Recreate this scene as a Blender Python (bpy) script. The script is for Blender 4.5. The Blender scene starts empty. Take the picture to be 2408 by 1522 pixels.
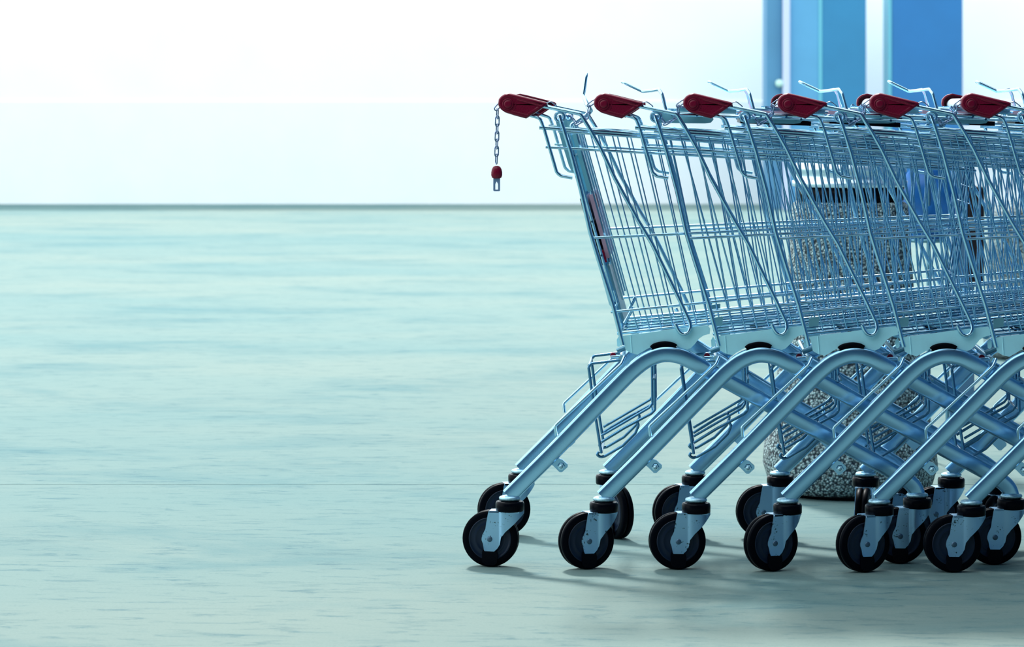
import bpy, math, random
from mathutils import Vector, Matrix, noise as mnoise
random.seed(7)
sc = bpy.context.scene
COL = sc.collection

# ------------------------------------------------------------------ camera
F = 7344.0            # focal length in pixels of a 2408 wide frame
PX, HY = 1060.0, 241.0
TH = math.atan(0.0733)
D = F / 1080.0
CAM_H = 1.0148
DY = D / math.cos(TH)
cam = bpy.data.cameras.new('camera')
cam_o = bpy.data.objects.new('camera', cam); COL.objects.link(cam_o)
cam_o.location = (0, -DY, CAM_H)
cam_o.rotation_euler = (math.pi/2, 0, TH)
cam.sensor_width = 36.0
cam.lens = F / 2408.0 * 36.0
cam.shift_x = (1204 - PX) / 2408.0
cam.shift_y = (HY - 761) / 2408.0
cam.clip_end = 300
cam.dof.use_dof = True
cam.dof.focus_distance = 7.05
cam.dof.aperture_fstop = 9
sc.camera = cam_o
VIEW = Vector((-math.sin(TH), math.cos(TH), 0)); RIGHT = Vector((math.cos(TH), math.sin(TH), 0))

# ------------------------------------------------------------------ light
world = bpy.data.worlds.new('world'); sc.world = world; world.use_nodes = True
bg = world.node_tree.nodes['Background']
bg.inputs['Color'].default_value = (0.82, 0.95, 1.0, 1)
bg.inputs['Strength'].default_value = 2.1
sun = bpy.data.lights.new('sun', 'SUN'); sun.energy = 4.8; sun.angle = math.radians(7); sun.color = (1.0, 0.98, 0.94)
sun_o = bpy.data.objects.new('sun', sun); COL.objects.link(sun_o)
sun_o.rotation_euler = Vector((-0.22, 0.85, 1.0)).to_track_quat('Z', 'Y').to_euler()
vs = sc.view_settings
vs.view_transform = 'Standard'; vs.look = 'None'; vs.gamma = 1.0; vs.exposure = 0.0
try: vs.use_curve_mapping = False
except Exception: pass

# ------------------------------------------------------------------ unprojection (measured sizes -> metres)
def P(u, v, Y=0.0):
    d = VIEW + RIGHT*((u-PX)/F) + Vector((0, 0, (HY-v)/F))
    t = (Y + DY) / d.y
    return Vector((0, -DY, CAM_H)) + d*t
def G(u, v):                       # point of the ground
    d = VIEW + RIGHT*((u-PX)/F) + Vector((0, 0, (HY-v)/F))
    t = -CAM_H / d.z
    return Vector((0, -DY, CAM_H)) + d*t
W = 0.50
X0 = P(1201, 1160, 0).x
def S(u, v, y=0.0):                # cart-local point, y = depth inside the cart
    p = P(u, v, y); p.x -= X0; return p
MM = 0.001

# ------------------------------------------------------------------ materials
def mat(name, color, metallic=0.0, rough=0.5, spec=0.5, noise_scale=None, noise_amt=0.0, bump=0.0, coat=0.0, emis=None):
    m = bpy.data.materials.new(name); m.use_nodes = True
    nt = m.node_tree; b = nt.nodes['Principled BSDF']
    b.inputs['Base Color'].default_value = (*color, 1)
    b.inputs['Metallic'].default_value = metallic
    b.inputs['Roughness'].default_value = rough
    b.inputs['Specular IOR Level'].default_value = spec
    b.inputs['Coat Weight'].default_value = coat
    if noise_scale:
        tc = nt.nodes.new('ShaderNodeTexCoord'); n = nt.nodes.new('ShaderNodeTexNoise')
        n.inputs['Scale'].default_value = noise_scale; n.inputs['Detail'].default_value = 5
        nt.links.new(tc.outputs['Object'], n.inputs['Vector'])
        mr = nt.nodes.new('ShaderNodeMapRange')
        mr.inputs['From Min'].default_value = 0.3; mr.inputs['From Max'].default_value = 0.7
        mr.inputs['To Min'].default_value = 1-noise_amt; mr.inputs['To Max'].default_value = 1+noise_amt
        nt.links.new(n.outputs['Fac'], mr.inputs['Value'])
        mx = nt.nodes.new('ShaderNodeVectorMath'); mx.operation = 'SCALE'
        mx.inputs[0].default_value = color
        nt.links.new(mr.outputs['Result'], mx.inputs['Scale'])
        nt.links.new(mx.outputs[0], b.inputs['Base Color'])
        mr2 = nt.nodes.new('ShaderNodeMapRange')
        mr2.inputs['To Min'].default_value = max(0.03, rough-0.1); mr2.inputs['To Max'].default_value = rough+0.1
        nt.links.new(n.outputs['Fac'], mr2.inputs['Value']); nt.links.new(mr2.outputs['Result'], b.inputs['Roughness'])
        if bump:
            bp = nt.nodes.new('ShaderNodeBump'); bp.inputs['Strength'].default_value = bump; bp.inputs['Distance'].default_value = 0.001
            nt.links.new(n.outputs['Fac'], bp.inputs['Height']); nt.links.new(bp.outputs['Normal'], b.inputs['Normal'])
    return m
M = {}
M['tube'] = mat('galvanised_tube', (0.36, 0.64, 0.88), 0.97, 0.25)
M['wire'] = mat('zinc_wire', (0.50, 0.77, 0.95), 1.0, 0.17)
M['thin'] = mat('thin_zinc_wire', (0.33, 0.62, 0.85), 1.0, 0.18)
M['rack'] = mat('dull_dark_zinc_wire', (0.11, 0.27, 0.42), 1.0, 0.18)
M['keymetal'] = mat('key_steel', (0.22, 0.33, 0.52), 0.3, 0.35)
M['seatpanel'] = mat('teal_grey_panel', (0.20, 0.46, 0.54), 0.2, 0.4)
M['floorpanel'] = mat('slate_blue_sheet', (0.07, 0.19, 0.28), 0.3, 0.5, 0.4, 30, 0.1)
M['plate'] = mat('pale_zinc_sheet', (0.46, 0.88, 0.99), 0.0, 0.45, 0.5, 25, 0.06)
M['darkplate'] = mat('dull_steel_sheet', (0.16, 0.34, 0.44), 0.8, 0.4, 0.5, 25, 0.15)
M['weld'] = mat('bright_weld_ring', (0.42, 0.64, 0.74), 0.9, 0.42, 0.5, 150, 0.25, 0.4)
M['red'] = mat('dark_red_plastic', (0.19, 0.0015, 0.024), 0.0, 0.30, 0.28, 400, 0.12, 0.1)
M['rubber'] = mat('black_rubber', (0.0015, 0.0022, 0.005), 0.0, 0.4, 0.035)
M['black'] = mat('black_plastic', (0.0015, 0.002, 0.005), 0.0, 0.28, 0.06)
M['hub'] = mat('slate_hub_plastic', (0.007, 0.015, 0.036), 0.0, 0.3, 0.25)
M['rivet'] = mat('dull_rivet_steel', (0.10, 0.17, 0.24), 0.8, 0.45)
M['chain'] = mat('dark_chain_steel', (0.26, 0.33, 0.48), 0.95, 0.25, 0.5, 200, 0.3)
M['pink'] = mat('faded_pink_placard', (0.55, 0.33, 0.42), 0.0, 0.35, 0.5, 30, 0.15)
M['redmark'] = mat('red_print', (0.40, 0.01, 0.02), 0.0, 0.4)

def fork_mat():
    m = mat('pitted_zinc_fork', (0.45, 0.70, 0.80), 0.85, 0.33, 0.5)
    nt = m.node_tree; b = nt.nodes['Principled BSDF']
    tc = nt.nodes.new('ShaderNodeTexCoord'); oi = nt.nodes.new('ShaderNodeObjectInfo')
    ad = nt.nodes.new('ShaderNodeVectorMath'); ad.operation = 'ADD'
    nt.links.new(tc.outputs['Object'], ad.inputs[0]); nt.links.new(oi.outputs['Random'], ad.inputs[1])
    v = nt.nodes.new('ShaderNodeTexNoise'); v.inputs['Scale'].default_value = 260; v.inputs['Detail'].default_value = 4
    nt.links.new(ad.outputs[0], v.inputs['Vector'])
    n = nt.nodes.new('ShaderNodeTexNoise'); n.inputs['Scale'].default_value = 45
    nt.links.new(ad.outputs[0], n.inputs['Vector'])
    mu = nt.nodes.new('ShaderNodeMath'); mu.operation = 'MULTIPLY'
    nt.links.new(v.outputs['Fac'], mu.inputs[0]); nt.links.new(n.outputs['Fac'], mu.inputs[1])
    r = nt.nodes.new('ShaderNodeValToRGB')
    r.color_ramp.elements[0].position = 0.36; r.color_ramp.elements[0].color = (0.38, 0.63, 0.86, 1)
    r.color_ramp.elements[1].position = 0.41; r.color_ramp.elements[1].color = (0.05, 0.08, 0.10, 1)
    nt.links.new(mu.outputs[0], r.inputs['Fac']); nt.links.new(r.outputs['Color'], b.inputs['Base Color'])
    return m
M['fork'] = fork_mat()

def floor_mat():
    m = bpy.data.materials.new('worn_concrete'); m.use_nodes = True
    nt = m.node_tree; N = nt.nodes; L = nt.links; b = N['Principled BSDF']
    tc = N.new('ShaderNodeTexCoord')
    def nz(scale, detail, stretch=(1, 1, 1), rough=0.6, dist=0.0):
        mp = N.new('ShaderNodeMapping'); mp.inputs['Scale'].default_value = stretch
        mp.inputs['Rotation'].default_value = (0, 0, -TH)
        L.new(tc.outputs['Object'], mp.inputs['Vector'])
        n = N.new('ShaderNodeTexNoise'); n.inputs['Scale'].default_value = scale; n.inputs['Detail'].default_value = detail
        n.inputs['Roughness'].default_value = rough; n.inputs['Distortion'].default_value = dist
        L.new(mp.outputs['Vector'], n.inputs['Vector']); return n
    big = nz(0.35, 3, (0.5, 1, 1)); mid = nz(1.6, 6, (0.6, 1, 1), 0.65, 0.4); fine = nz(9, 9, (0.35, 1, 1), 0.75, 0.3)
    grain = nz(160, 4, (1, 1, 1), 0.7)
    r1 = N.new('ShaderNodeValToRGB')
    e = r1.color_ramp.elements
    e[0].position = 0.33; e[0].color = (0.128, 0.224, 0.222, 1)
    e[1].position = 0.62; e[1].color = (0.188, 0.250, 0.228, 1)
    L.new(big.outputs['Fac'], r1.inputs['Fac'])
    def mul(c, fac_node, lo, hi, tmin, tmax, col=None):
        mr = N.new('ShaderNodeMapRange'); mr.inputs['From Min'].default_value = lo; mr.inputs['From Max'].default_value = hi
        mr.inputs['To Min'].default_value = tmin; mr.inputs['To Max'].default_value = tmax
        L.new(fac_node.outputs['Fac'], mr.inputs['Value'])
        mx = N.new('ShaderNodeMix'); mx.data_type = 'RGBA'; mx.blend_type = 'MULTIPLY'
        L.new(mr.outputs['Result'], mx.inputs['Factor']); L.new(c, mx.inputs['A']); mx.inputs['B'].default_value = col
        return mx.outputs['Result']
    c = mul(r1.outputs['Color'], mid, 0.50, 0.68, 0, 1.0, (0.60, 0.80, 0.88, 1))
    c = mul(c, fine, 0.57, 0.74, 0, 0.9, (0.38, 0.58, 0.68, 1))
    scuff = nz(26, 7, (0.3, 1, 1), 0.75, 0.5)
    c = mul(c, scuff, 0.53, 0.70, 0, 1.0, (0.38, 0.60, 0.72, 1))
    c = mul(c, grain, 0.45, 0.75, 0, 0.35, (0.6, 0.7, 0.72, 1))
    # rare dark specks
    v = N.new('ShaderNodeTexVoronoi'); v.inputs['Scale'].default_value = 3.1
    L.new(tc.outputs['Object'], v.inputs['Vector'])
    mr = N.new('ShaderNodeMapRange'); mr.inputs['From Min'].default_value = 0.008; mr.inputs['From Max'].default_value = 0.014
    mr.inputs['To Min'].default_value = 0.85; mr.inputs['To Max'].default_value = 0
    L.new(v.outputs['Distance'], mr.inputs['Value'])
    mx = N.new('ShaderNodeMix'); mx.data_type = 'RGBA'
    L.new(mr.outputs['Result'], mx.inputs['Factor']); L.new(c, mx.inputs['A']); mx.inputs['B'].default_value = (0.02, 0.05, 0.06, 1)
    L.new(mx.outputs['Result'], b.inputs['Base Color'])
    b.inputs['Roughness'].default_value = 0.8; b.inputs['Specular IOR Level'].default_value = 0.12
    bp = N.new('ShaderNodeBump'); bp.inputs['Strength'].default_value = 0.35; bp.inputs['Distance'].default_value = 0.002
    L.new(fine.outputs['Fac'], bp.inputs['Height']); L.new(bp.outputs['Normal'], b.inputs['Normal'])
    return m
def stone_mat():
    m = bpy.data.materials.new('exposed_aggregate'); m.use_nodes = True
    nt = m.node_tree; N = nt.nodes; L = nt.links; b = N['Principled BSDF']
    tc = N.new('ShaderNodeTexCoord'); v = N.new('ShaderNodeTexVoronoi'); v.inputs['Scale'].default_value = 150
    L.new(tc.outputs['Object'], v.inputs['Vector'])
    n = N.new('ShaderNodeTexNoise'); n.inputs['Scale'].default_value = 60; n.inputs['Detail'].default_value = 3
    L.new(tc.outputs['Object'], n.inputs['Vector'])
    r = N.new('ShaderNodeValToRGB'); e = r.color_ramp.elements
    e[0].position = 0.15; e[0].color = (0.55, 0.70, 0.70, 1); e[1].position = 0.72; e[1].color = (0.012, 0.03, 0.05, 1)
    L.new(v.outputs['Distance'], r.inputs['Fac'])
    mr = N.new('ShaderNodeMapRange'); mr.inputs['From Min'].default_value = 0.35; mr.inputs['From Max'].default_value = 0.55
    mr.inputs['To Min'].default_value = 0.35; mr.inputs['To Max'].default_value = 1.15
    L.new(n.outputs['Fac'], mr.inputs['Value'])
    s = N.new('ShaderNodeVectorMath'); s.operation = 'SCALE'
    L.new(r.outputs['Color'], s.inputs[0]); L.new(mr.outputs['Result'], s.inputs['Scale'])
    L.new(s.outputs[0], b.inputs['Base Color']); b.inputs['Roughness'].default_value = 0.7
    bp = N.new('ShaderNodeBump'); bp.invert = True; bp.inputs['Strength'].default_value = 1.0; bp.inputs['Distance'].default_value = 0.006
    L.new(v.outputs['Distance'], bp.inputs['Height']); L.new(bp.outputs['Normal'], b.inputs['Normal'])
    return m
M['floor'] = floor_mat(); M['stone'] = stone_mat()
M['wall'] = mat('white_render', (0.98, 0.96, 0.95), 0, 0.8, 0.2, 2, 0.02)
M['wall_low'] = mat('bluish_white_render', (0.93, 0.93, 0.95), 0, 0.8, 0.2, 2, 0.02)
M['shade_panel'] = mat('dark_blue_shade_panel', (0.016, 0.075, 0.16), 0, 0.6, 0.3, 1.0, 0.1)  # dark blue of the added, unseen light-blocking walls and canopies
M['col_blue'] = mat('blue_panel_paint', (0.04, 0.22, 0.42), 0, 0.6, 0.3, 3, 0.05)
M['col_blue2'] = mat('deep_blue_panel_paint', (0.03, 0.17, 0.42), 0, 0.6, 0.3, 3, 0.05)
M['col_pale'] = mat('pale_blue_panel_paint', (0.12, 0.36, 0.60), 0, 0.6, 0.3, 3, 0.05)
M['col_grey'] = mat('greyish_blue_panel_paint', (0.10, 0.27, 0.45), 0, 0.6, 0.3, 3, 0.05)
M['pipe'] = mat('lavender_white_paint', (0.62, 0.66, 0.85), 0, 0.5)
M['teal'] = mat('pale_teal_trim', (0.15, 0.50, 0.62), 0, 0.5)
M['hood'] = mat('brushed_bin_steel', (0.75, 0.88, 0.95), 0.7, 0.3, 0.5, 20, 0.1)
M['bag'] = mat('blue_plastic_film', (0.02, 0.17, 0.52), 0, 0.35, 0.5, 12, 0.3, 0.5)
M['dark'] = mat('black_red_enamel', (0.012, 0.003, 0.004), 0, 0.35)
M['greypanel'] = mat('slate_blue_panel', (0.08, 0.18, 0.30), 0, 0.5)

# ------------------------------------------------------------------ mesh helpers
class MB:
    def __init__(self): self.v = []; self.f = []; self.sm = []
    def add(self, vs_, fs, smooth=True):
        o = len(self.v); self.v += [tuple(p) for p in vs_]
        self.f += [tuple(i+o for i in f) for f in fs]; self.sm += [smooth]*len(fs)
    def build(self, name, m, parent=None, bevel=0, loc=None):
        me = bpy.data.meshes.new(name); me.from_pydata(self.v, [], self.f)
        me.polygons.foreach_set('use_smooth', self.sm); me.materials.append(m); me.validate(); me.update()
        o = bpy.data.objects.new(name, me); COL.objects.link(o)
        if parent: o.parent = parent
        if loc: o.location = loc
        if bevel:
            b = o.modifiers.new('bevel', 'BEVEL'); b.width = bevel; b.segments = 2; b.limit_method = 'ANGLE'
        return o
def fillet(pts, r, seg=4):
    pts = [Vector(p) for p in pts]
    if r <= 0 or len(pts) < 3: return pts
    out = [pts[0]]
    for i in range(1, len(pts)-1):
        a, b, c = pts[i-1], pts[i], pts[i+1]
        u, w = (a-b), (c-b); lu, lw = u.length, w.length
        if lu < 1e-6 or lw < 1e-6: continue
        u /= lu; w /= lw
        ang = u.angle(w)
        if ang > 3.05: out.append(b); continue
        t = min(r/math.tan(ang/2), lu*0.48, lw*0.48)
        p0, p1 = b+u*t, b+w*t
        for k in range(seg+1):
            s = k/seg
            out.append((1-s)**2*p0 + 2*s*(1-s)*b + s*s*p1)
    out.append(pts[-1]); return out
def catmull(pts, seg=5):
    pts = [Vector(p) for p in pts]; out = []
    for i in range(len(pts)-1):
        p0 = pts[max(i-1, 0)]; p1 = pts[i]; p2 = pts[i+1]; p3 = pts[min(i+2, len(pts)-1)]
        for k in range(seg):
            t = k/seg
            out.append(0.5*((2*p1)+(p2-p0)*t+(2*p0-5*p1+4*p2-p3)*t*t+(3*p1-p0-3*p2+p3)*t**3))
    out.append(pts[-1]); return out
def sweep(mb, pts, r, n=8, fr=0.0, closed=False, prof=None, up=None, seg=4):
    pts = fillet(pts, fr, seg) if not closed else [Vector(p) for p in pts]
    q = [pts[0]]
    for p in pts[1:]:
        if (p-q[-1]).length > 1e-5: q.append(p)
    pts = q; m = len(pts)
    if prof is None: prof = [(math.cos(2*math.pi*k/n)*r, math.sin(2*math.pi*k/n)*r) for k in range(n)]
    n = len(prof); rings = []; nrm = None
    for i in range(m):
        if closed: t = (pts[(i+1) % m]-pts[i-1]).normalized()
        elif i == 0: t = (pts[1]-pts[0]).normalized()
        elif i == m-1: t = (pts[-1]-pts[-2]).normalized()
        else: t = ((pts[i+1]-pts[i]).normalized()+(pts[i]-pts[i-1]).normalized()).normalized()
        if up is not None: b = (up - t*up.dot(t)).normalized(); a = b.cross(t)
        else:
            if nrm is None: nrm = Vector((0, 0, 1)) if abs(t.z) < 0.9 else Vector((1, 0, 0))
            nrm = (nrm - t*nrm.dot(t)).normalized(); a = nrm; b = t.cross(a)
        rings.append([pts[i]+a*x+b*y for x, y in prof])
    vs_ = [v for rg in rings for v in rg]; fs = []
    for i in range(m if closed else m-1):
        j = (i+1) % m
        for k in range(n):
            k2 = (k+1) % n; fs.append((i*n+k, i*n+k2, j*n+k2, j*n+k))
    mb.add(vs_, fs)
    if not closed:
        mb.add(rings[0], [tuple(range(n))[::-1]], False); mb.add(rings[-1], [tuple(range(n))], False)
def wire(name, pts, r, parent, m=None, n=8, fr=0.0, both=False):
    mb = MB(); sweep(mb, pts, r, n, fr); return mb.build(name, m or M['wire'], parent)
def mir(pts): return [Vector((p.x, W-p.y, p.z)) for p in map(Vector, pts)]
def prism(mb, outline, y0, y1, smooth=False):      # outline in (x,z)
    n = len(outline)
    a = [(x, y0, z) for x, z in outline]; b = [(x, y1, z) for x, z in outline]
    mb.add(a+b, [tuple(range(n)), tuple(range(2*n-1, n-1, -1))], False)
    mb.add(a+b, [((k+1) % n, k, k+n, (k+1) % n+n) for k in range(n)], smooth)
def cyl(mb, c, axis, r, h0, h1, n=24, r2=None):
    axis = Vector(axis).normalized(); c = Vector(c)
    s = Vector((0, 0, 1)) if abs(axis.z) < 0.9 else Vector((1, 0, 0))
    a = axis.cross(s).normalized(); b = axis.cross(a); r2 = r if r2 is None else r2
    R0 = [c+axis*h0+(a*math.cos(2*math.pi*k/n)+b*math.sin(2*math.pi*k/n))*r for k in range(n)]
    R1 = [c+axis*h1+(a*math.cos(2*math.pi*k/n)+b*math.sin(2*math.pi*k/n))*r2 for k in range(n)]
    mb.add(R0+R1, [(k, (k+1) % n, (k+1) % n+n, k+n) for k in range(n)])
    mb.add(R0, [tuple(range(n))[::-1]], False); mb.add(R1, [tuple(range(n))], False)
def lathe(mb, c, axis, prof, n=32, smooth=True):    # prof: (r, h)
    axis = Vector(axis).normalized(); c = Vector(c)
    s = Vector((0, 0, 1)) if abs(axis.z) < 0.9 else Vector((1, 0, 0))
    a = axis.cross(s).normalized(); b = axis.cross(a); vs_ = []; fs = []
    for r, h in prof:
        vs_ += [c+axis*h+(a*math.cos(2*math.pi*k/n)+b*math.sin(2*math.pi*k/n))*r for k in range(n)]
    for i in range(len(prof)-1):
        for k in range(n):
            k2 = (k+1) % n; fs.append((i*n+k, i*n+k2, (i+1)*n+k2, (i+1)*n+k))
    mb.add(vs_, fs, smooth)
    mb.add(vs_[:n], [tuple(range(n))[::-1]], False); mb.add(vs_[-n:], [tuple(range(n))], False)
def box(mb, lo, hi):
    x0, y0, z0 = lo; x1, y1, z1 = hi
    mb.add([(x0, y0, z0), (x1, y0, z0), (x1, y1, z0), (x0, y1, z0), (x0, y0, z1), (x1, y0, z1), (x1, y1, z1), (x0, y1, z1)],
           [(0, 3, 2, 1), (4, 5, 6, 7), (0, 1, 5, 4), (1, 2, 6, 5), (2, 3, 7, 6), (3, 0, 4, 7)], False)
def empty(name, parent=None, loc=(0, 0, 0)):
    o = bpy.data.objects.new(name, None); o.empty_display_size = 0.05; COL.objects.link(o)
    o.location = loc
    if parent: o.parent = parent
    return o
def tag(o, label=None, cat=None, group=None, kind=None):
    if label: o['label'] = label
    if cat: o['category'] = cat
    if group: o['group'] = group
    if kind: o['kind'] = kind
    return o

# ================================================================== SETTING
FAR_D = CAM_H*F/(480-HY)
def ground_frame(s, d, z=0.0):      # s metres to the right of the camera axis, d metres ahead
    p = Vector((0, -DY, 0)) + VIEW*d + RIGHT*s; p.z = z; return p
mb = MB()
dj = CAM_H*F/(1140-HY)
rows = [(-3.0, 0), (dj-0.0035, 0), (dj-0.0015, -0.004), (dj+0.0015, -0.004), (dj+0.0035, 0), (FAR_D, 0)]
vs_ = []
for d, z in rows: vs_ += [ground_frame(-14, d, z), ground_frame(14, d, z)]
mb.add(vs_, [(2*i, 2*i+1, 2*i+3, 2*i+2) for i in range(len(rows)-1)], False)
lo = len(mb.v)
b0 = [ground_frame(-14, -3, -0.2), ground_frame(14, -3, -0.2), ground_frame(14, FAR_D, -0.2), ground_frame(-14, FAR_D, -0.2)]
mb.add(b0, [(3, 2, 1, 0)], False)
fl = mb.build('floor', M['floor']); tag(fl, kind='structure')

def fbox(name, s0, s1, d0, d1, z0, z1, m, parent=None, kind=None):
    mb = MB(); c = [ground_frame(s0, d0), ground_frame(s1, d0), ground_frame(s1, d1), ground_frame(s0, d1)]
    mb.add([(p.x, p.y, z0) for p in c]+[(p.x, p.y, z1) for p in c],
           [(0, 3, 2, 1), (4, 5, 6, 7), (0, 1, 5, 4), (1, 2, 6, 5), (2, 3, 7, 6), (3, 0, 4, 7)], False)
    o = mb.build(name, m, parent)
    if kind: o['kind'] = kind
    return o
fbox('wall_back', -14, 14, FAR_D, FAR_D+0.3, 0, 2.15, M['wall'], None, 'structure')
fbox('trim_1', -14, 14, FAR_D-0.012, FAR_D, 0, CAM_H+0.01, M['wall_low'], None, 'structure')
# added unseen wall behind the camera, for dark blue reflections in the metal
fbox('shade_wall_front', -14, 14, -3.0, -2.8, 0, 5.0, M['shade_panel'], None, 'structure')

fbox('shade_canopy', -14, 14, -3.0, 1.5, 4.4, 4.6, M['shade_panel'], None, 'structure')  # added unseen canopy, cuts sky light from the camera side

fbox('shade_wall_right', 2.6, 2.8, -2.8, 12.0, 0, 4.4, M['shade_panel'], None, 'structure')  # added unseen dark wall, dims the right side and its reflections
fbox('shade_canopy', 0.5, 2.8, 1.5, 5.6, 4.4, 4.6, M['shade_panel'], None, 'structure')  # added unseen canopy piece, darkens the right-hand carts from above

# blue columns in front of the far wall
def s_at(u, d): return (u-PX)/F*d
dc = CAM_H*F/(492-HY)
H_COL = 2.15
c1 = empty('wall_pillar', None, ground_frame(s_at(1920, dc), dc+0.2)); c1.rotation_euler = (0, 0, TH)
tag(c1, 'wide blue panelled pillar with a pale downpipe, left of the two by the far wall', 'pillar', 'blue pillars by the far wall')
def lbox(name, root, u0, u1, y0, y1, z0, z1, m, uc):
    mb = MB(); k = dc/F
    box(mb, ((u0-uc)*k, y0, z0), ((u1-uc)*k, y1, z1)); return mb.build(name, m, root, 0.008)
lbox('side_panel', c1, 1803, 1840, -0.18, 0.2, 0, H_COL, M['col_grey'], 1920)
lbox('front_panel', c1, 1840, 1926, -0.20, 0.2, 0, H_COL, M['col_pale'], 1920)
lbox('front_panel', c1, 1932, 2037, -0.20, 0.2, 0, H_COL, M['col_blue'], 1920)
lbox('joint_trim', c1, 1925, 1933, -0.21, 0.2, 0, H_COL, M['teal'], 1920)
mb = MB(); k = dc/F
cyl(mb, ((1848-1920)*k, -0.24, 0), (0, 0, 1), 9*k, 0, H_COL, 16)
o = mb.build('downpipe', M['pipe'], c1); o['label'] = 'pale lavender downpipe'
mb = MB(); zl = CAM_H+(HY-196)/F*dc
cyl(mb, ((1832-1920)*k, -0.2, zl), (0, -1, 0), 9*k, 0, 0.04, 20); lathe(mb, ((1832-1920)*k, -0.24, zl), (0, -1, 0), [(9*k, 0), (7*k, 0.015), (3*k, 0.025), (0.001, 0.027)], 20)
mp_ = mat('pale_green_plastic', (0.6, 0.85, 0.75), 0, 0.4)
o = mb.build('knob', mp_, c1); o['label'] = 'round pale green knob'
c2 = empty('wall_pillar', None, ground_frame(s_at(2177, dc), dc+0.2)); c2.rotation_euler = (0, 0, TH)
tag(c2, 'plain deep blue pillar, right of the two by the far wall', 'pillar', 'blue pillars by the far wall')
lbox('front_panel', c2, 2098, 2264, -0.20, 0.2, 0, H_COL, M['col_blue2'], 2177)
lbox('edge_trim', c2, 2090, 2098, -0.19, 0.2, 0, H_COL, M['teal'], 2177)

# ---------------------------------------------------------------- stone litter bin behind the carts
def stone_bin(uc, vb, prof_px, name, label, seed=0, squarish=2.6):
    d = CAM_H*F/(vb-HY); k = d/F
    root = empty(name, None, ground_frame(s_at(uc, d), d)); root.rotation_euler = (0, 0, TH)
    mb = MB(); n = 48; vs_ = []; fs = []
    for r, v in prof_px:
        for j in range(n):
            a = 2*math.pi*j/n; c, s = math.cos(a), math.sin(a)
            q = (abs(c)**squarish+abs(s)**squarish)**(-1/squarish)
            vs_.append((c*q*r*k, s*q*r*k, (vb-v)*k))
    m = len(prof_px)
    for i in range(m-1):
        for j in range(n):
            j2 = (j+1) % n; fs.append((i*n+j, i*n+j2, (i+1)*n+j2, (i+1)*n+j))
    mb.add(vs_, fs); mb.add(vs_[:n], [tuple(range(n))[::-1]], False); mb.add(vs_[-n:], [tuple(range(n))], False)
    mb.build('concrete_body', M['stone'], root)
    tag(root, label, 'litter bin'); return root, k, mb
b1, kb, _ = stone_bin(1998, 1158, [(150, 1152), (172, 1148), (190, 1130), (202, 1090), (198, 1045), (186, 990), (174, 920), (162, 840), (152, 740), (143, 620), (137, 520), (134, 482), (126, 474), (60, 472)],
                      'litter_bin', 'pebble-dashed concrete litter bin with black collar and steel hood behind the carts')
def bin_ring(root, name, prof, uc_off, vb, k, m, tilt=0.0):
    mb = MB(); lathe(mb, (0, 0, 0), (0, 0, 1), [(r*k, (vb-v)*k) for r, v in prof], 40)
    o = mb.build(name, m, root); return o
bin_ring(b1, 'base_shade_ring', [(158, 1158), (166, 1157), (170, 1149), (150, 1147)], 0, 1158, kb, M['rubber'])  # black ring stands in for the shade band under the bin
o = bin_ring(b1, 'black_collar', [(110, 473), (126, 471), (128, 440), (110, 438)], 0, 1158, kb, M['black'])
hb = bin_ring(b1, 'steel_hood', [(120, 440), (134, 438), (135, 425), (128, 423), (127, 405), (133, 403), (132, 392), (118, 376), (80, 362), (2, 355)], 0, 1158, kb, M['hood'])

b2, kb2, _ = stone_bin(2440, 840, [(100, 840), (118, 830), (124, 800), (122, 740), (118, 680), (116, 600), (114, 520), (108, 496), (88, 478), (50, 468), (5, 466)],
                       'stone_bollard', 'rounded pebbled concrete bollard farther back at the right edge')
b2['category'] = 'bollard'

# blue folded bag / cover hung beside the bin
def crumpled_bag():
    d = 8.9; k = d/F; uc, vt, vb = 2178, 372, 560
    root = empty('plastic_bag', None, ground_frame(s_at(uc, d), d)); root.rotation_euler = (0, 0, TH)
    tag(root, 'blue plastic refuse bag slumped in the wire stand right of the stone bin', 'bag')
    mb = MB(); n, m = 28, 16; vs_ = []; fs = []
    z0 = CAM_H+(HY-vb)*k; h = (vb-vt)*k
    for i in range(m+1):
        t = i/m
        rr = (0.30+0.70*math.sin(math.pi*min(1, 0.15+t*0.85)))*62*k if t < 0.9 else 30*k
        for j in range(n):
            a = 2*math.pi*j/n
            w = 1+0.16*math.sin(5*a+3*t*4)+0.12*mnoise.noise(Vector((math.cos(a)*2, math.sin(a)*2, t*4)))*2
            vs_.append((math.cos(a)*rr*w*1.1, math.sin(a)*rr*w*0.7, z0+t*h))
    for i in range(m):
        for j in range(n):
            j2 = (j+1) % n; fs.append((i*n+j, i*n+j2, (i+1)*n+j2, (i+1)*n+j))
    mb.add(vs_, fs); mb.add(vs_[:n], [tuple(range(n))[::-1]], False); mb.add(vs_[-n:], [tuple(range(n))], False)
    mb.build('bag_film', M['bag'], root)
    # stand: ring, three legs to the floor
    mb = MB(); sweep(mb, [(math.cos(2*math.pi*j/24)*58*k, math.sin(2*math.pi*j/24)*40*k, z0+h*0.93) for j in range(24)], 0.006, 6, closed=True)
    mb.build('ring', M['darkplate'], root)
    for a in (0.5, 2.6, 4.7):
        x, y = math.cos(a)*56*k, math.sin(a)*39*k
        wire('leg', [(x, y, z0+h*0.93), (x*1.1, y*1.1, 0)], 0.006, root, M['darkplate'])
    mb = MB(); lathe(mb, (0, 0, z0-0.012), (0, 0, 1), [(40*k, 0), (56*k, 0.004), (56*k, 0.01), (40*k, 0.012)], 24)
    mb.build('shelf', M['darkplate'], root)
crumpled_bag()
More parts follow.
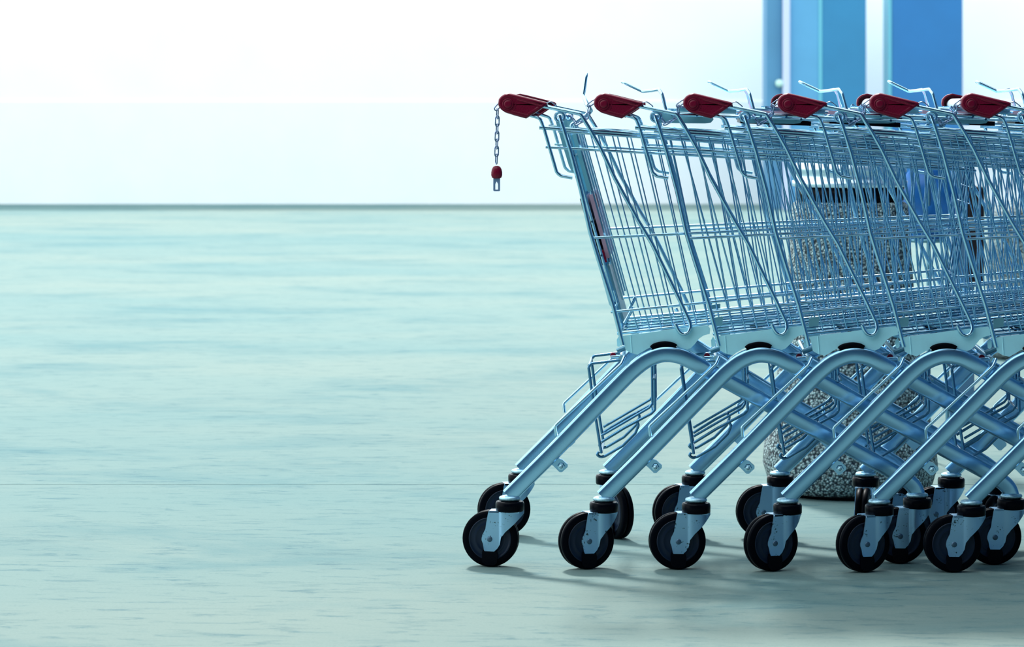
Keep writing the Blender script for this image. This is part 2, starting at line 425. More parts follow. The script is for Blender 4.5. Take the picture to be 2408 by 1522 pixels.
# black upright post with grey flank
def dark_post():
    d = 10.2; k = d/F
    root = empty('info_post', None, ground_frame(s_at(2280, d), d)); root.rotation_euler = (0, 0, TH)
    tag(root, 'narrow black upright box post with slate side panel behind the rear carts', 'post')
    zt = CAM_H+(HY-438)*k; zb = CAM_H+(HY-664)*k
    mb = MB(); box(mb, (-10*k, -0.05, zb), (29*k, 0.09, zt)); mb.build('black_body', M['dark'], root, 0.006)
    mb = MB(); box(mb, (-37*k, -0.05, zb-0.02), (-12*k, 0.07, zt-0.003)); mb.build('side_panel', M['greypanel'], root, 0.004)
    mb = MB(); box(mb, (-36*k, -0.03, 0), (8*k, 0.06, CAM_H+(HY-366)*k)); mb.build('support_column', M['greypanel'], root, 0.004)
    mb = MB(); box(mb, (-48*k, -0.12, 0), (40*k, 0.15, 0.012)); mb.build('foot_plate', M['darkplate'], root, 0.003)
dark_post()

# ================================================================== THE CART
cart = empty('shopping_cart')
def px(l, y=0.0): return [S(u, v, y) for u, v in l]

# --- side tubes
prof = []
for k in range(20):
    a = 2*math.pi*k/20; c, s = math.cos(a), math.sin(a); e = 0.55
    prof.append((math.copysign(abs(c)**e, c)*0.0178, math.copysign(abs(s)**e, s)*0.0115))
tube_px = [(1198, 1167, 0), (1230, 1135, 0), (1305, 1060, 0), (1400, 962, 0), (1462, 898, 0), (1493, 868, 0), (1525, 845, 0), (1562, 833, 0), (1602, 838, 0), (1640, 857, .004),
           (1672, 876, .014), (1730, 907, .034), (1852, 975, .066), (1996, 1052, .092), (2090, 1103, .108), (2128, 1125, .115), (2150, 1145, .119), (2158, 1166, .12)]
tp = catmull([S(u, v, y) for u, v, y in tube_px], 5)
for side in (0, 1):
    pts = tp if side == 0 else mir(tp)
    mb = MB(); sweep(mb, pts, 0, prof=prof, up=Vector((0, 1, 0)))
    mb.build('side_tube', M['tube'], cart)
    # black bumper on the arch
    bp_ = catmull([S(u, v, 0) for u, v in [(1534, 819), (1542, 813), (1562, 809), (1580, 811), (1590, 816)]], 4)
    if side: bp_ = mir(bp_)
    mb = MB(); sweep(mb, bp_, 0, prof=[(0.0045, -0.009), (0.0045, 0.009), (-0.006, 0.010), (-0.006, -0.010)], up=Vector((0, 1, 0)))
    mb.build('bumper_pad', M['rubber'], cart)

# --- casters
kz = 1/1075.0
def make_caster():
    c = empty('caster', cart)
    hx = -45*kz; hz = 0.0615
    mb = MB(); lathe(mb, (0, 0, 0), (0, 0, 1), [(0.018, 0.143), (0.0215, 0.1455), (0.0235, 0.1475), (0.0238, 0.1505), (0.0225, 0.1530), (0.017, 0.155)], 28)
    mb.build('weld_ring', M['weld'], c)
    mb = MB(); lathe(mb, (0, 0, 0), (0, 0, 1), [(0.022, 0.120), (0.0295, 0.1215), (0.031, 0.124), (0.0312, 0.139), (0.0295, 0.143), (0.024, 0.1435), (0.023, 0.141), (0.019, 0.145)], 32)
    mb.build('swivel_collar', M['black'], c)
    # fork: two pressed cheeks joined by a crown
    ztop = [(-19, 2), (-17, 10), (-13, 18), (-10, 24), (-8, 38), (-4, 60), (-2, 66), (78, 66)]
    zbot = [(-19, -3), (-16, -11), (-13.5, -25), (-12, -28), (11, -28.5), (19, -21), (24, -12), (27, 4), (37, 17), (58, 36), (72, 52), (78, 60)]
    def itp(t, x):
        for (a, b), (c_, d_) in zip(t, t[1:]):
            if a <= x <= c_: return b+(d_-b)*(x-a)/(c_-a) if c_ > a else b
        return t[-1][1]
    xs = sorted(set([-19, -17, -16, -13.5, -13, -12, -10, -8, -4, -2, 4, 11, 15, 19, 22, 24, 27, 32, 37, 42, 47, 52, 58, 64, 68, 72, 76, 78]))
    mb = MB()
    def yy(x, dz):
        if x < 22: y = 0.0195
        elif x < 30: y = 0.0195+0.0035*(x-22)/8
        else:
            t = (x-30)/48; y = 0.023-0.019*t**2.6
        if dz < -15: y += (-dz-15)*0.00012
        return y
    for sg in (-1, 1):
        vo = []; vi = []
        for x in xs:
            zt, zb = itp(ztop, x), itp(zbot, x)
            for j in range(5):
                z = zb+(zt-zb)*j/4; y = yy(x, z)
                vo.append((hx+x*kz, sg*y, hz+z*kz)); vi.append((hx+x*kz, sg*(y-0.0022), hz+z*kz))
        n = len(xs); fo = []
        for i in range(n-1):
            for j in range(4):
                q = (i*5+j, (i+1)*5+j, (i+1)*5+j+1, i*5+j+1)
                fo.append(q if sg < 0 else q[::-1])
        mb.add(vo, fo); mb.add(vi, [f[::-1] for f in fo])
        ring = [i*5 for i in range(n)]+[(n-1)*5+j for j in range(1, 5)]+[i*5+4 for i in range(n-2, -1, -1)]+[j for j in (3, 2, 1)]
        N0 = len(ring); rv = [vo[i] for i in ring]+[vi[i] for i in ring]
        mb.add(rv, [(k, k+N0, (k+1) % N0+N0, (k+1) % N0) for k in range(N0)], False)
    box(mb, (hx-1*kz, -0.0195, hz+62*kz), (hx+70*kz, 0.0195, hz+66.5*kz))
    mb.build('fork', M['fork'], c)
    # wheel: twin tyres + hub discs
    mb = MB()
    for sg in (-1, 1):
        lathe(mb, (hx, 0, hz), (0, sg, 0), [(0.045, 0.0015), (0.0595, 0.0015), (0.0613, 0.003), (0.0615, 0.007), (0.0613, 0.011), (0.0595, 0.0135), (0.050, 0.0145), (0.046, 0.0138)], 48)
    cyl(mb, (hx, 0, hz), (0, 1, 0), 0.054, -0.002, 0.002, 40)
    mb.build('tyre', M['rubber'], c)
    mb = MB()
    for sg in (-1, 1):
        lathe(mb, (hx, 0, hz), (0, sg, 0), [(0.047, 0.010), (0.0468, 0.0146), (0.0445, 0.0152), (0.0435, 0.0138), (0.034, 0.0142), (0.032, 0.0155), (0.030, 0.0140), (0.018, 0.0150), (0.012, 0.016)], 44)
    mb.build('hub', M['hub'], c)
    mb = MB()
    lathe(mb, (hx, 0, hz), (0, 1, 0), [(0.001, -0.0221), (0.0048, -0.0218), (0.0060, -0.0206), (0.0062, -0.018), (0.0062, 0.018), (0.0060, 0.0206), (0.0048, 0.0218), (0.001, 0.0221)], 18)
    mb.build('axle', M['rivet'], c)
    for sg in (-1, 1):
        mb = MB()
        o8 = [(-16, -26), (15, -26), (19, -40), (17, -60), (10, -66), (-10, -66), (-18, -58), (-18, -34)]
        y0, y1 = sorted((sg*0.0155, sg*0.0205)); prism(mb, [(hx+x*kz, hz+z*kz*0.93) for x, z in o8], y0, y1)
        mb.build('foot_cover', M['black'], c, 0.001)
    return c
def copy_tree(o, parent):
    c = o.copy(); COL.objects.link(c); c.parent = parent
    for ch in list(o.children): copy_tree(ch, c)
    return c
caster0 = make_caster()
front = S(2158, 1160, .12)
caster_pos = [(S(1200, 1160, 0).x, 0.0), (S(1200, 1160, 0).x, W), (front.x, .12), (front.x, W-.12)]
casters = [caster0]+[copy_tree(caster0, cart) for _ in range(3)]
for c, (x, y) in zip(casters, caster_pos): c.location = (x, y, 0)

# --- heavy side wires
rW = 0.0043
A = [S(1246, 243, .012), S(1290, 252, .004), S(1366, 268, 0), S(1391, 309, 0), S(1414, 350, 0), S(1447, 420, 0), S(1502, 520, 0), S(1534, 573, 0), S(1602, 712, -.002), S(1624, 757, -.006),
     S(1622, 784, -.008), S(1602, 790, -.008), S(1589, 763, -.008)]
B = [S(1222, 262, .010), S(1252, 272.5, .002), S(1271, 278, 0), S(1281, 305, 0), S(1310, 406, 0), S(1320, 414, 0), S(1347, 418.5, 0)]
Cw = [S(1316, 272, .004), S(1322, 290, 0), S(1343, 357, 0), S(1366.5, 446, 0), S(1389, 547, 0), S(1408, 610, 0), S(1442, 717, 0), S(1466, 812, 0)]
A[9:] = [S(1623, 757, -.005), S(1625, 770, -.007), S(1620, 782, -.008), S(1610, 787, -.008), S(1601, 783, -.008), S(1595, 775, -.008), S(1589, 762, -.008)]
for f in (lambda p: p, mir):
    wire('frame_wire', f(A), rW, cart, fr=0.010)
    wire('hanger_wire', f(B), 0.0037, cart, fr=0.014)
    wire('rear_post_wire', f(Cw), 0.0046, cart, fr=0.02)
# handle bar
mb = MB(); hc = S(1199, 247, 0)
cyl(mb, (hc.x, 0, hc.z), (0, 1, 0), 0.0145, 0.012, W-0.012, 28)
mb.build('handle_bar', M['hood'], cart)
# caps
cap_px = [(1172.5, 243), (1174, 233), (1180, 226), (1188, 221), (1198, 219), (1212, 222), (1250, 231.5), (1284, 240), (1289, 245), (1262, 264), (1238, 279), (1212, 272), (1190, 265), (1179, 257), (1174, 250)]
def shrink(poly, d):
    cx = sum(p[0] for p in poly)/len(poly); n = len(poly); out = []
    for i in range(n):
        a, b, c = Vector(poly[i-1]), Vector(poly[i]), Vector(poly[(i+1) % n])
        e1 = (b-a).normalized(); e2 = (c-b).normalized()
        n1 = Vector((e1.y, -e1.x)); n2 = Vector((e2.y, -e2.x)); m_ = (n1+n2).normalized()
        out.append(tuple(b+m_*d/max(0.4, m_.dot(n1))))
    return out
capo = [(S(u, v).x, S(u, v).z) for u, v in cap_px]
# orientation: clockwise -> inward normal sign test
if sum((capo[i][0]-capo[i-1][0])*(capo[i][1]+capo[i-1][1]) for i in range(len(capo))) > 0: SG = 1
else: SG = -1
def make_cap(side):
    mb = MB(); n = len(capo)
    # from outer face: recess panel, rim, chamfer, wall, hollow back
    rings = [(shrink(capo, SG*0.0085), -0.0112), (shrink(capo, SG*0.0065), -0.0118), (shrink(capo, SG*0.0036), -0.0122), (shrink(capo, SG*0.0014), -0.0106), (capo, -0.006), (capo, 0.028), (shrink(capo, SG*0.003), 0.028), (shrink(capo, SG*0.003), 0.004)]
    vs_ = []
    for poly, y in rings:
        yy_ = y if side == 0 else W-y
        vs_ += [(x, yy_, z) for x, z in poly]
    fs = []
    for i in range(len(rings)-1):
        for k in range(n):
            q = (i*n+k, i*n+(k+1) % n, (i+1)*n+(k+1) % n, (i+1)*n+k)
            fs.append(q if side else q[::-1])
    mb.add(vs_, fs, True)
    mb.add(vs_[:n], [tuple(range(n))], False); mb.add(vs_[-n:], [tuple(range(n))], False)
    o = mb.build('handle_cap', M['red'], cart)
    mb = MB(); yb = -0.0110 if side == 0 else W+0.0110; sg = -1 if side == 0 else 1; bc = S(1196, 245)
    lathe(mb, (bc.x, yb, bc.z), (0, sg, 0), [(0.0125, 0), (0.0122, 0.0026), (0.0108, 0.0034), (0.0095, 0.0022), (0.0088, 0.0024), (0.0084, 0.0040), (0.005, 0.0044), (0.001, 0.0045)], 26)
    mb.build('cap_button', M['red'], o)
    mb = MB(); rr = [(bc.x+math.cos(2*math.pi*k/28)*0.0175, yb, bc.z+math.sin(2*math.pi*k/28)*0.0175) for k in range(28)]
    sweep(mb, rr, 0.0009, 6, closed=True); mb.build('cap_ring', M['red'], o)
    # raised rib
    mb = MB(); r1, r2 = S(1216, 262), S(1248, 268)
    sweep(mb, [(S(1218, 235).x, yb, S(1218, 235).z), (S(1276, 250).x, yb, S(1276, 250).z)], 0.0018, 8)
    sweep(mb, [(S(1204, 261).x, yb, S(1204, 261).z), (S(1243, 271).x, yb, S(1243, 271).z)], 0.0018, 8)
    mb.build('cap_rib', M['red'], o)
    return o
make_cap(0); make_cap(1)
# clip wire on the cap's upper corner
wire('chain_clip', px([(1282, 247), (1287, 242), (1296, 239), (1302, 243), (1312, 251), (1306, 254)], .004), 0.0012, cart, M['chain'], 6, 0.003)

# --- basket
def yb(u): return max(0.0, 0.10*(u-1300)/1000.0)
def SB(u, v): return S(u, v, yb(u))
rails = {  # name: rear (u,v), front (u,v), radius
    'r1': ((1269, 300), (2300, 369), 0.0042), 'r1b': ((1313, 308.5), (2298, 378), 0.0030),
    'r2': ((1284, 346), (2296, 402), 0.0030), 'r3': ((1389, 560), (2275, 518), 0.0030),
    'r4': ((1437, 734), (2254, 652), 0.0030), 'r5': ((1452, 784.5), (2246, 699), 0.0034)}
RL = {}
for k, (a, b, r) in rails.items():
    p, q = SB(*a), SB(*b); RL[k] = (p, q)
    p2 = p.copy()
    pts = [p, q, Vector((q.x, W-q.y, q.z)), Vector((p.x, W-p.y, p.z))]
    wire('basket_rail', pts, r, cart, fr=0.02)
def rail_z(k, x):
    p, q = RL[k]; return p.z+(q.z-p.z)*(x-p.x)/(q.x-p.x)
def ysd(x, k='r1'):
    p, q = RL[k]; return p.y+(q.y-p.y)*(x-p.x)/(q.x-p.x)
NW = 28
xt0, xt1 = SB(1372, 315).x, SB(2284, 372).x
xb0, xb1 = SB(1503, 778).x, SB(2240, 700).x
for j in range(NW):
    t = j/(NW-1)
    xt, xb_ = xt0+(xt1-xt0)*t, xb0+(xb1-xb0)*t
    zt, zb = rail_z('r1b', xt)+0.003, rail_z('r5', xb_)-0.004
    yt, yb_ = ysd(xt, 'r1b')+0.004, ysd(xb_, 'r5')+0.004
    wire('basket_wire', [(xt, yt, zt), (xb_, yb_, zb), (xb_, W-yb_, zb), (xt, W-yt, zt)], 0.0016, cart, M['thin'], 6, 0.006)
# floor wires lengthwise
p5, q5 = RL['r5']
for j in range(1, 5):
    t = j/5; ya = p5.y+(W-2*p5.y)*t; yb2 = q5.y+(W-2*q5.y)*t
    zt = RL['r2'][1].z
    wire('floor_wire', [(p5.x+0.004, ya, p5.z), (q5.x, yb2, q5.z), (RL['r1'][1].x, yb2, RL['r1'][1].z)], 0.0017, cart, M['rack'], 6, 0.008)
# extra low front bars
for t in (0.33, 0.66):
    a = RL['r3'][1].lerp(RL['r2'][1], t); wire('front_wire', [(a.x, a.y, a.z), (a.x, W-a.y, a.z)], 0.0018, cart, M['thin'], 6)
# clip sleeves on the bottom rail
for f in (0, 1):
    mb = MB(); a, b = SB(1677, 757), SB(1699, 755)
    y0 = a.y-0.010
    pts = [(a.x, a.z-0.010), (b.x, b.z-0.009), (b.x+0.002, b.z+0.009), (b.x-0.001, b.z+0.011), (a.x, a.z+0.009)]
    if f == 0: prism(mb, pts, y0, y0+0.012)
    else: prism(mb, pts, W-y0-0.012, W-y0)
    mb.build('rail_clip', M['seatpanel'], cart, 0.001)
# side bracket plates
br_px = [(1464, 790), (1486, 787), (1520, 783), (1570, 776), (1620, 770), (1665, 765), (1671, 773), (1670, 785), (1656, 789), (1645, 796), (1635, 809), (1626, 818), (1616, 822),
         (1600, 818), (1586, 813), (1562, 811), (1540, 813), (1524, 820), (1500, 834), (1484, 830), (1472, 823), (1469, 808)]
bo = [(S(u, v).x, S(u, v).z) for u, v in br_px][::-1]
for f in (0, 1):
    mb = MB()
    y0, y1 = (-0.002, 0.0005) if f == 0 else (W-0.0005, W+0.002)
    prism(mb, bo, y0, y1)
    ob = mb.build('side_bracket', M['plate'], cart)
    mb = MB(); y2 = -0.002 if f == 0 else W+0.002
    a, b = S(1484, 789), S(1487, 829)
    sweep(mb, [(a.x, y2, a.z), (b.x, y2, b.z)], 0.0013, 8); mb.build('fold_ridge', M['plate'], ob)
# rear cross members, latch, tab
c_ = S(1463, 840, .03)
mb = MB(); cyl(mb, (c_.x, 0, c_.z), (0, 1, 0), 0.0055, 0.010, W-0.010, 16); mb.build('cross_rod', M['wire'], cart)
mb = MB(); a = S(1437, 840, .05); b = S(1470, 838, .05)
sweep(mb, [(a.x, .05, a.z), (b.x, .05, b.z)], 0.0052, 14); mb.build('latch_sleeve', M['wire'], cart)
mb = MB(); a = S(1443, 833, .05)
lathe(mb, (a.x, .05, a.z-0.003), (0, 1, 0), [(0.004, -0.004), (0.0066, -0.004), (0.0068, 0.004), (0.004, 0.004)], 16)
o = mb.build('latch_clip', M['red'], cart); o['label'] = 'small dark red latch clip'
mb = MB(); a, b = S(1452, 826, .06), S(1480, 814, .06)
sweep(mb, [(a.x, .06, a.z), (b.x, .06, b.z), (b.x+0.03, .06, b.z-0.006)], 0.0058, 10, 0.01); mb.build('pivot_arm', M['darkplate'], cart)
mb = MB(); o6 = [(S(u, v).x, S(u, v).z) for u, v in [(1451, 800), (1456, 792), (1461, 800), (1461, 812), (1457, 817), (1452, 815)]]
prism(mb, o6[::-1], 0.012, 0.016); mb.build('stop_tab', M['plate'], cart, 0.001)
# transverse plate under the basket floor
mb = MB(); a, b = S(1500, 800, .02), S(1640, 784, .02)
box(mb, (a.x, 0.012, a.z-0.004), (a.x+0.05, W-0.012, a.z)); mb.build('cross_plate', M['darkplate'], cart, 0.001)
mb = MB(); box(mb, (b.x-0.03, 0.012, b.z-0.004), (b.x+0.01, W-0.012, b.z)); mb.build('cross_plate', M['darkplate'], cart, 0.001)
# guide wires on top of the legs
gw = [S(1470, 838, .002), S(1462, 856, -.004), S(1306, 1002, -.004), S(1309, 1024, .0)]
for f in (lambda p: p, mir): wire('guide_wire', f(gw), 0.0034, cart, fr=0.010)
# bolt lugs under the legs
for f in (0, 1):
    lug = [(S(u, v).x, S(u, v).z) for u, v in [(1302, 1095), (1290, 1088), (1306, 1070), (1318, 1079), (1324, 1081), (1336, 1092), (1336, 1098), (1323, 1110), (1317, 1110)]][::-1]
    mb = MB(); y0, y1 = (-0.006, 0.006) if f == 0 else (W-0.006, W+0.006)
    prism(mb, lug, y0, y1); lg = mb.build('stop_lug', M['tube'], cart, 0.001)
    c = S(1321, 1096); mb = MB(); sg = -1 if f == 0 else 1; yy_ = y0 if f == 0 else y1
    lathe(mb, (c.x, yy_, c.z), (0, sg, 0), [(0.0085, 0), (0.0085, 0.0012), (0.0068, 0.0016), (0.0065, 0.005)], 6, False)
    mb.build('nut', M['wire'], lg); mb = MB()
    lathe(mb, (c.x, yy_, c.z), (0, sg, 0), [(0.0045, 0.005), (0.0043, 0.0075), (0.001, 0.008)], 14)
    mb.build('bolt', M['weld'], lg)

# --- lower rack (folded crate carrier)
rack = empty('lower_rack', cart)
def rackwire(l, y, r=0.0030, fr=0.008, nm='rack_wire', mm=None): return wire(nm, [S(u, v, yy) for u, v, yy in [(a, b, y) for a, b in l]], r, rack, mm or M['rack'], 8, fr)
side_a = [(1466, 846), (1392, 855), (1385, 863), (1394, 930), (1402, 985), (1415, 1066)]
side_b = [(1415, 1040), (1470, 1006), (1532, 973), (1541, 964), (1540, 858)]
side_c = [(1409, 1064), (1404, 1071), (1413, 1077), (1424, 1074), (1465, 1050), (1495, 1020), (1503, 1000), (1495, 990)]
side_d = [(1415, 1026), (1470, 994), (1528, 960), (1535, 950), (1534, 858)]
RY0, RY1 = 0.145, W-0.145
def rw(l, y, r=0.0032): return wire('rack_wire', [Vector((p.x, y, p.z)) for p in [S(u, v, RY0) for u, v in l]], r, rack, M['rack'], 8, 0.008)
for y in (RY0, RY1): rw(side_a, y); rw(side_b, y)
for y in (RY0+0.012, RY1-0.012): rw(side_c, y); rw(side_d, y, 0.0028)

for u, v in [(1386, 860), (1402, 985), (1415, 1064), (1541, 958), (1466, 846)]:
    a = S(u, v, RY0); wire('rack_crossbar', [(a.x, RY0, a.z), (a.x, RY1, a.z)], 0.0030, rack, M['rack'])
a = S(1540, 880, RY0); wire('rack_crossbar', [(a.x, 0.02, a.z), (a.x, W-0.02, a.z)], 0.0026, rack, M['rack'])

# --- rear gate with child seat and lever, hinged at the top
H = S(1317, 275, 0); H.y = 0
gate = empty('rear_gate', cart, H)
def gl(u, v, y): p = S(u, v, y)-H; return p
gtop, gbot = (1334, 310), (1464, 782)
def gpt(t, off=0.0, y=0.0):      # along the gate, off = metres forward of it; same x,z for every y
    u = gtop[0]+(gbot[0]-gtop[0])*t; v = gtop[1]+(gbot[1]-gtop[1])*t
    p = S(u, v, 0)-H; d = (S(*gbot)-S(*gtop)).normalized(); nrm = Vector((-d.z, 0, d.x)); 
    if nrm.x < 0: nrm = -nrm
    p = p+nrm*off; return Vector((p.x, y, p.z))
gy0, gy1 = 0.022, W-0.022
wire('gate_frame', [gpt(0, 0, gy0), gpt(1, 0, gy0+0.03), gpt(1, 0, gy1-0.03), gpt(0, 0, gy1)], 0.0032, gate, fr=0.02)
for j in range(1, 10):
    t = j/10; ya = gy0+(gy1-gy0)*t; yb2 = gy0+0.03+(gy1-gy0-0.06)*t
    wire('gate_wire', [gpt(0, 0, ya), gpt(1, 0, yb2)], 0.0017, gate, M['thin'], 6)
for t in (0.0, 0.12, 0.45, 0.62, 0.86):
    s = 0.03*t; wire('gate_bar', [gpt(t, 0, gy0+s-0.008), gpt(t, 0, gy1-s+0.008)], 0.0027, gate, M['rack'], 6)
# hinge eyes + side arms
for f in (0, 1):
    ax = -1 if f == 0 else 1; yc = 0.012 if f == 0 else W-0.012
    mb = MB(); R = 0.0125
    ring = [(math.cos(2*math.pi*k/20)*0.0098, math.sin(2*math.pi*k/20)*0.0098) for k in range(20)]
    sweep(mb, [(x, yc, z) for x, z in ring], 0, closed=True, prof=[(-0.003, -0.010), (0.003, -0.010), (0.003, 0.010), (-0.003, 0.010)], up=Vector((0, 1, 0)))
    mb.build('hinge_eye', M['tube'], gate)
    arm = [gl(u, v, 0) for u, v in [(1304, 279), (1312, 288), (1324, 288), (1332, 279), (1336, 300), (1362, 400), (1352, 407), (1343, 403), (1337, 390), (1321, 338)]]
    mb = MB(); y0, y1 = (0.040, 0.043) if f == 0 else (W-0.043, W-0.040)
    prism(mb, [(p.x, p.z) for p in arm][::-1], y0, y1); mb.build('hinge_arm', M['seatpanel'], gate, 0.0008)
# child seat: folded back-rest panel, placard, black seat board
def gslab(nm, t0, t1, o0, o1, y0, y1, m, par=gate, bev=0.0015):
    mb = MB(); q = [gpt(t0, o0), gpt(t0, o1), gpt(t1, o1), gpt(t1, o0)]
    prism(mb, [(p.x, p.z) for p in q], y0, y1); return mb.build(nm, m, par, bev)
seat = gslab('seat_back_panel', 0.02, 0.31, 0.006, 0.016, 0.09, W-0.09, M['seatpanel'])
for yy_ in (0.09, W/2, W-0.09): gslab('panel_rib', 0.02, 0.86, 0.015, 0.019, yy_-0.006, yy_+0.006, M['wire'], seat)
o = gslab('placard', 0.325, 0.645, 0.007, 0.015, 0.07, W-0.07, M['pink']); o['label'] = 'faded pink placard'
gslab('placard_print', 0.335, 0.40, 0.0150, 0.0158, 0.12, 0.28, M['redmark'], o, 0)
gslab('placard_holder', 0.60, 0.66, 0.001, 0.007, 0.06, 0.10, M['red']); gslab('placard_holder', 0.60, 0.66, 0.001, 0.007, W-0.10, W-0.06, M['red'])
gslab('seat_board', 0.33, 0.67, -0.014, -0.004, 0.06, W-0.06, M['black'])
gslab('seat_lower_panel', 0.68, 0.98, 0.004, 0.009, 0.08, W-0.08, M['darkplate'])
wire('seat_strut', [gpt(0.905, 0.036, .07), gpt(0.97, 0.008, .07)], 0.004, gate); wire('seat_strut', [gpt(0.905, 0.036, W-.07), gpt(0.97, 0.008, W-.07)], 0.004, gate)
hook = [gpt(0.70, -0.010, .04), gpt(0.86, -0.010, .04), gpt(0.885, -0.002, .04), gpt(0.86, 0.006, .04), gpt(0.80, 0.006, .04)]
wire('seat_hook', hook, 0.0028, gate, fr=0.008); wire('seat_hook', mir(hook), 0.0028, gate, fr=0.008)
wire('seat_wire', [gpt(-0.02, 0.012, .10), gpt(0.68, 0.012, .10)], 0.0022, gate, M['wire'], 6); wire('seat_wire', [gpt(-0.02, 0.012, W-.10), gpt(0.68, 0.012, W-.10)], 0.0022, gate, M['wire'], 6)
# lever: measured on a raised gate, turned back to the hanging position
RA = math.radians(72)
def lev(u, v, y):
    k = 6.8/(6.8+y)                      # undo the depth
    base = S(1317, 275, 0)
    # raised coordinates: pixel offsets given at the near plane for cart 2
    x = (u-1538)/1078.0; z = (275-v)/1078.0
    c, s = math.cos(-RA), math.sin(-RA)
    return Vector((x*c - z*s, y, x*s + z*c))
lp = [(1563, 262, .13), (1552, 220, .14), (1545, 209, .15), (1526, 212, .19), (1505, 214, .235), (1460, 192, .24), (1455, 190, .25), (1460, 192, .26), (1505, 214, .265), (1526, 212, .31), (1545, 209, .35), (1552, 220, .36), (1563, 262, .37)]
w0 = [lev(*q) for q in lp]
anchor0 = gpt(-0.0, 0.02, .13); anchor1 = gpt(-0.0, 0.02, .37)
wire('seat_lever', [gpt(0.10, 0.018, .13)]+w0+[gpt(0.10, 0.018, .37)], 0.0034, gate, M['wire'], 8, 0.007)

# --- chain
def chain(parent, pts, link=0.0235, step=0.0165):
    pts = [Vector(p) for p in pts]; segs = []
    tot = sum((b-a).length for a, b in zip(pts, pts[1:])); n = int(tot/step)
    def at(s):
        for a, b in zip(pts, pts[1:]):
            L = (b-a).length
            if s <= L: return a+(b-a)*(s/L), (b-a).normalized()
            s -= L
        return pts[-1], (pts[-1]-pts[-2]).normalized()
    for i in range(n):
        c, t = at((i+0.5)*step)
        side = Vector((0.9, 0.45, 0)) if i % 2 == 0 else Vector((-0.45, 0.9, 0))
        side = (side-t*side.dot(t)); side.normalize()
        h, w = link/2-0.0045, 0.0042; ring = []
        for k in range(5): a = math.pi*k/4; ring.append(c+t*(h+math.sin(a)*w)+side*math.cos(a)*w)
        for k in range(5): a = math.pi+math.pi*k/4; ring.append(c+t*(-h+math.sin(a)*w)+side*math.cos(a)*w)
        mb = MB(); sweep(mb, ring, 0.00145, 6, closed=True); mb.build('chain_link', M['chain'], parent)
def key(parent, top):
    top = Vector(top); mb = MB(); n = 24; vs_ = []; fs = []
    pr = [(4, 0), (8.5, -2.5), (11.5, -8), (13, -15), (13, -22), (11, -28), (6.5, -30)]
    for r, z in pr:
        for k in range(n):
            a = 2*math.pi*k/n; vs_.append((top.x+math.cos(a)*r*kz, top.y+math.sin(a)*r*kz*0.62, top.z+z*kz))
    for i in range(len(pr)-1):
        for k in range(n): fs.append((i*n+k, (i+1)*n+k, (i+1)*n+(k+1) % n, i*n+(k+1) % n))
    mb.add(vs_, fs); mb.add(vs_[:n], [tuple(range(n))], False); mb.add(vs_[-n:], [tuple(range(n))[::-1]], False)
    o = mb.build('key_grip', M['red'], parent); o['label'] = 'dark red key grip'
    # blade with a pointed slot
    mb = MB(); x0, z0 = top.x, top.z-29*kz
    out = [(-8, 0), (-8, -29), (-6, -31), (6, -31), (8, -29), (8, 0)]; inn = [(-3.2, -14), (-3.2, -26), (-2.6, -27), (2.6, -27), (3.2, -26), (3.2, -14)]
    out.insert(0, (0, 0)); inn.insert(0, (0, -8)); N_ = 7; vs_ = []
    for y in (-0.0011, 0.0011):
        vs_ += [(x0+a*kz, top.y+y, z0+b*kz) for a, b in out]+[(x0+a*kz, top.y+y, z0+b*kz) for a, b in inn]
    fs = []
    for k in range(N_):
        k2 = (k+1) % N_
        fs += [(k, k2, k2+N_, k+N_), (k+2*N_, k+3*N_, k2+3*N_, k2+2*N_), (k, k+2*N_, k2+2*N_, k2), (k+N_, k2+N_, k2+3*N_, k+3*N_)]
    mb.add(vs_, fs, False); mb.build('key_blade', M['keymetal'], parent)

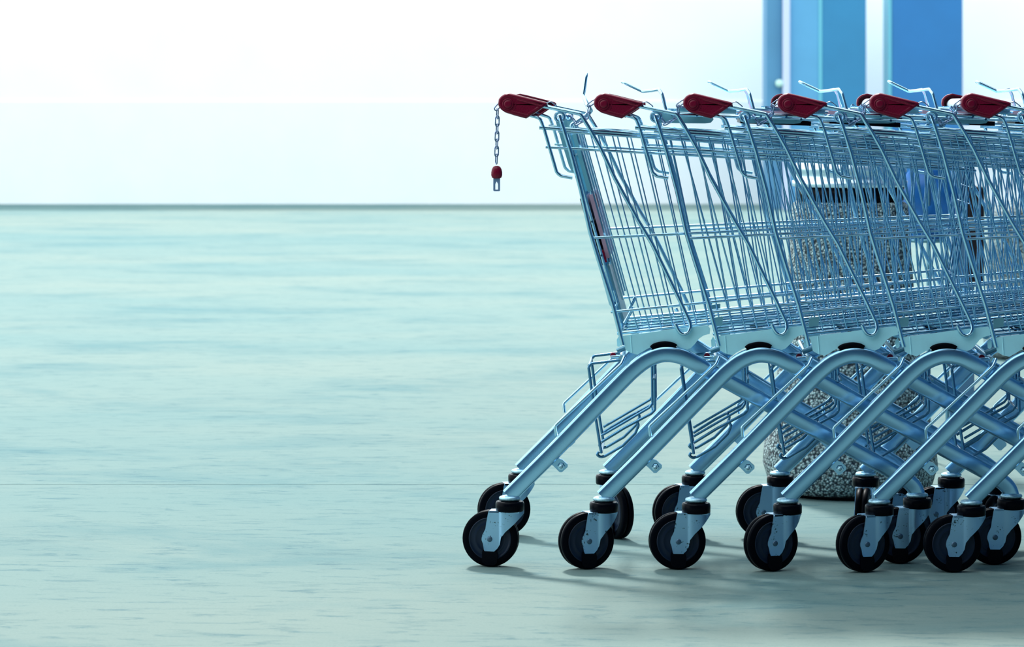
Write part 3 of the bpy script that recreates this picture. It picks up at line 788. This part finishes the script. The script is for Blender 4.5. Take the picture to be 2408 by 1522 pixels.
# ================================================================== COPIES
FER = [1200, 1421, 1638, 1853, 2069, 2285]
ANG = [  # near rear, far rear, front near, front far (degrees)
    (-5, 14, 8, 20), (24, 118, 10, 60), (9, 22, 15, 10), (28, 8, 20, 10), (28, 80, 15, 10), (8, 12, 10, 5)]
SH = [0, 4, -3, 4, 4, 3]
LAB = ['leftmost steel shopping cart at the open end, coin chain and key hanging loose',
       'second shopping cart from the left, the first one with a slanted raised seat lever',
       'third shopping cart from the left end of the nested row',
       'fourth shopping cart from the left, standing before the stone litter bin',
       'fifth shopping cart from the left, its red handle before the white gap between pillars',
       'rightmost steel shopping cart of the row, its front cut off by the photo edge']
TOPN = ('frame_wire', 'hanger_wire', 'rear_post_wire', 'handle_bar', 'handle_cap', 'chain_clip', 'basket_rail', 'basket_wire', 'floor_wire', 'front_wire', 'rail_clip', 'rear_gate')
carts = [cart]+[copy_tree(cart, None) for _ in range(5)]
for i, c in enumerate(carts):
    x = P(FER[i], 1160, 0).x
    c.location = (x, 0, 0)
    tag(c, LAB[i], 'shopping cart', 'nested shopping carts in a row')
    cs = [o for o in c.children if o.name.split('.')[0] == 'caster']
    for o in cs:
        rear = abs(o.location.x) < 0.1; near = o.location.y < W/2
        j = (0 if near else 1) if rear else (2 if near else 3)
        o.rotation_euler = (0, 0, math.radians(ANG[i][j]))
    for o in c.children:
        nm = o.name.split('.')[0]
        if nm in TOPN: o.location.x += SH[i]/1078.0
        if nm == 'rear_gate' and i > 0: o.rotation_euler = (0, -RA-math.radians(0.5*(i % 2)), 0)
    ch = empty('coin_chain', c, (SH[i]/1078.0, 0, 0))
    if i == 0:
        chain(ch, [S(1178, 244, -.002), S(1171, 252, -.006), S(1170, 300, -.004), S(1168, 394, -.002)])
        key(ch, S(1169, 390, -.002))
    else:
        rel = [(1174, 238), (1163, 246), (1160, 267), (1153, 281), (1137, 290), (1128, 284), (1116, 269), (1104, 264)]
        ys = [-.002, -.004, .006, .02, .03, .03, .035, .03]
        chain(ch, [S(u, v, y) for (u, v), y in zip(rel, ys)])
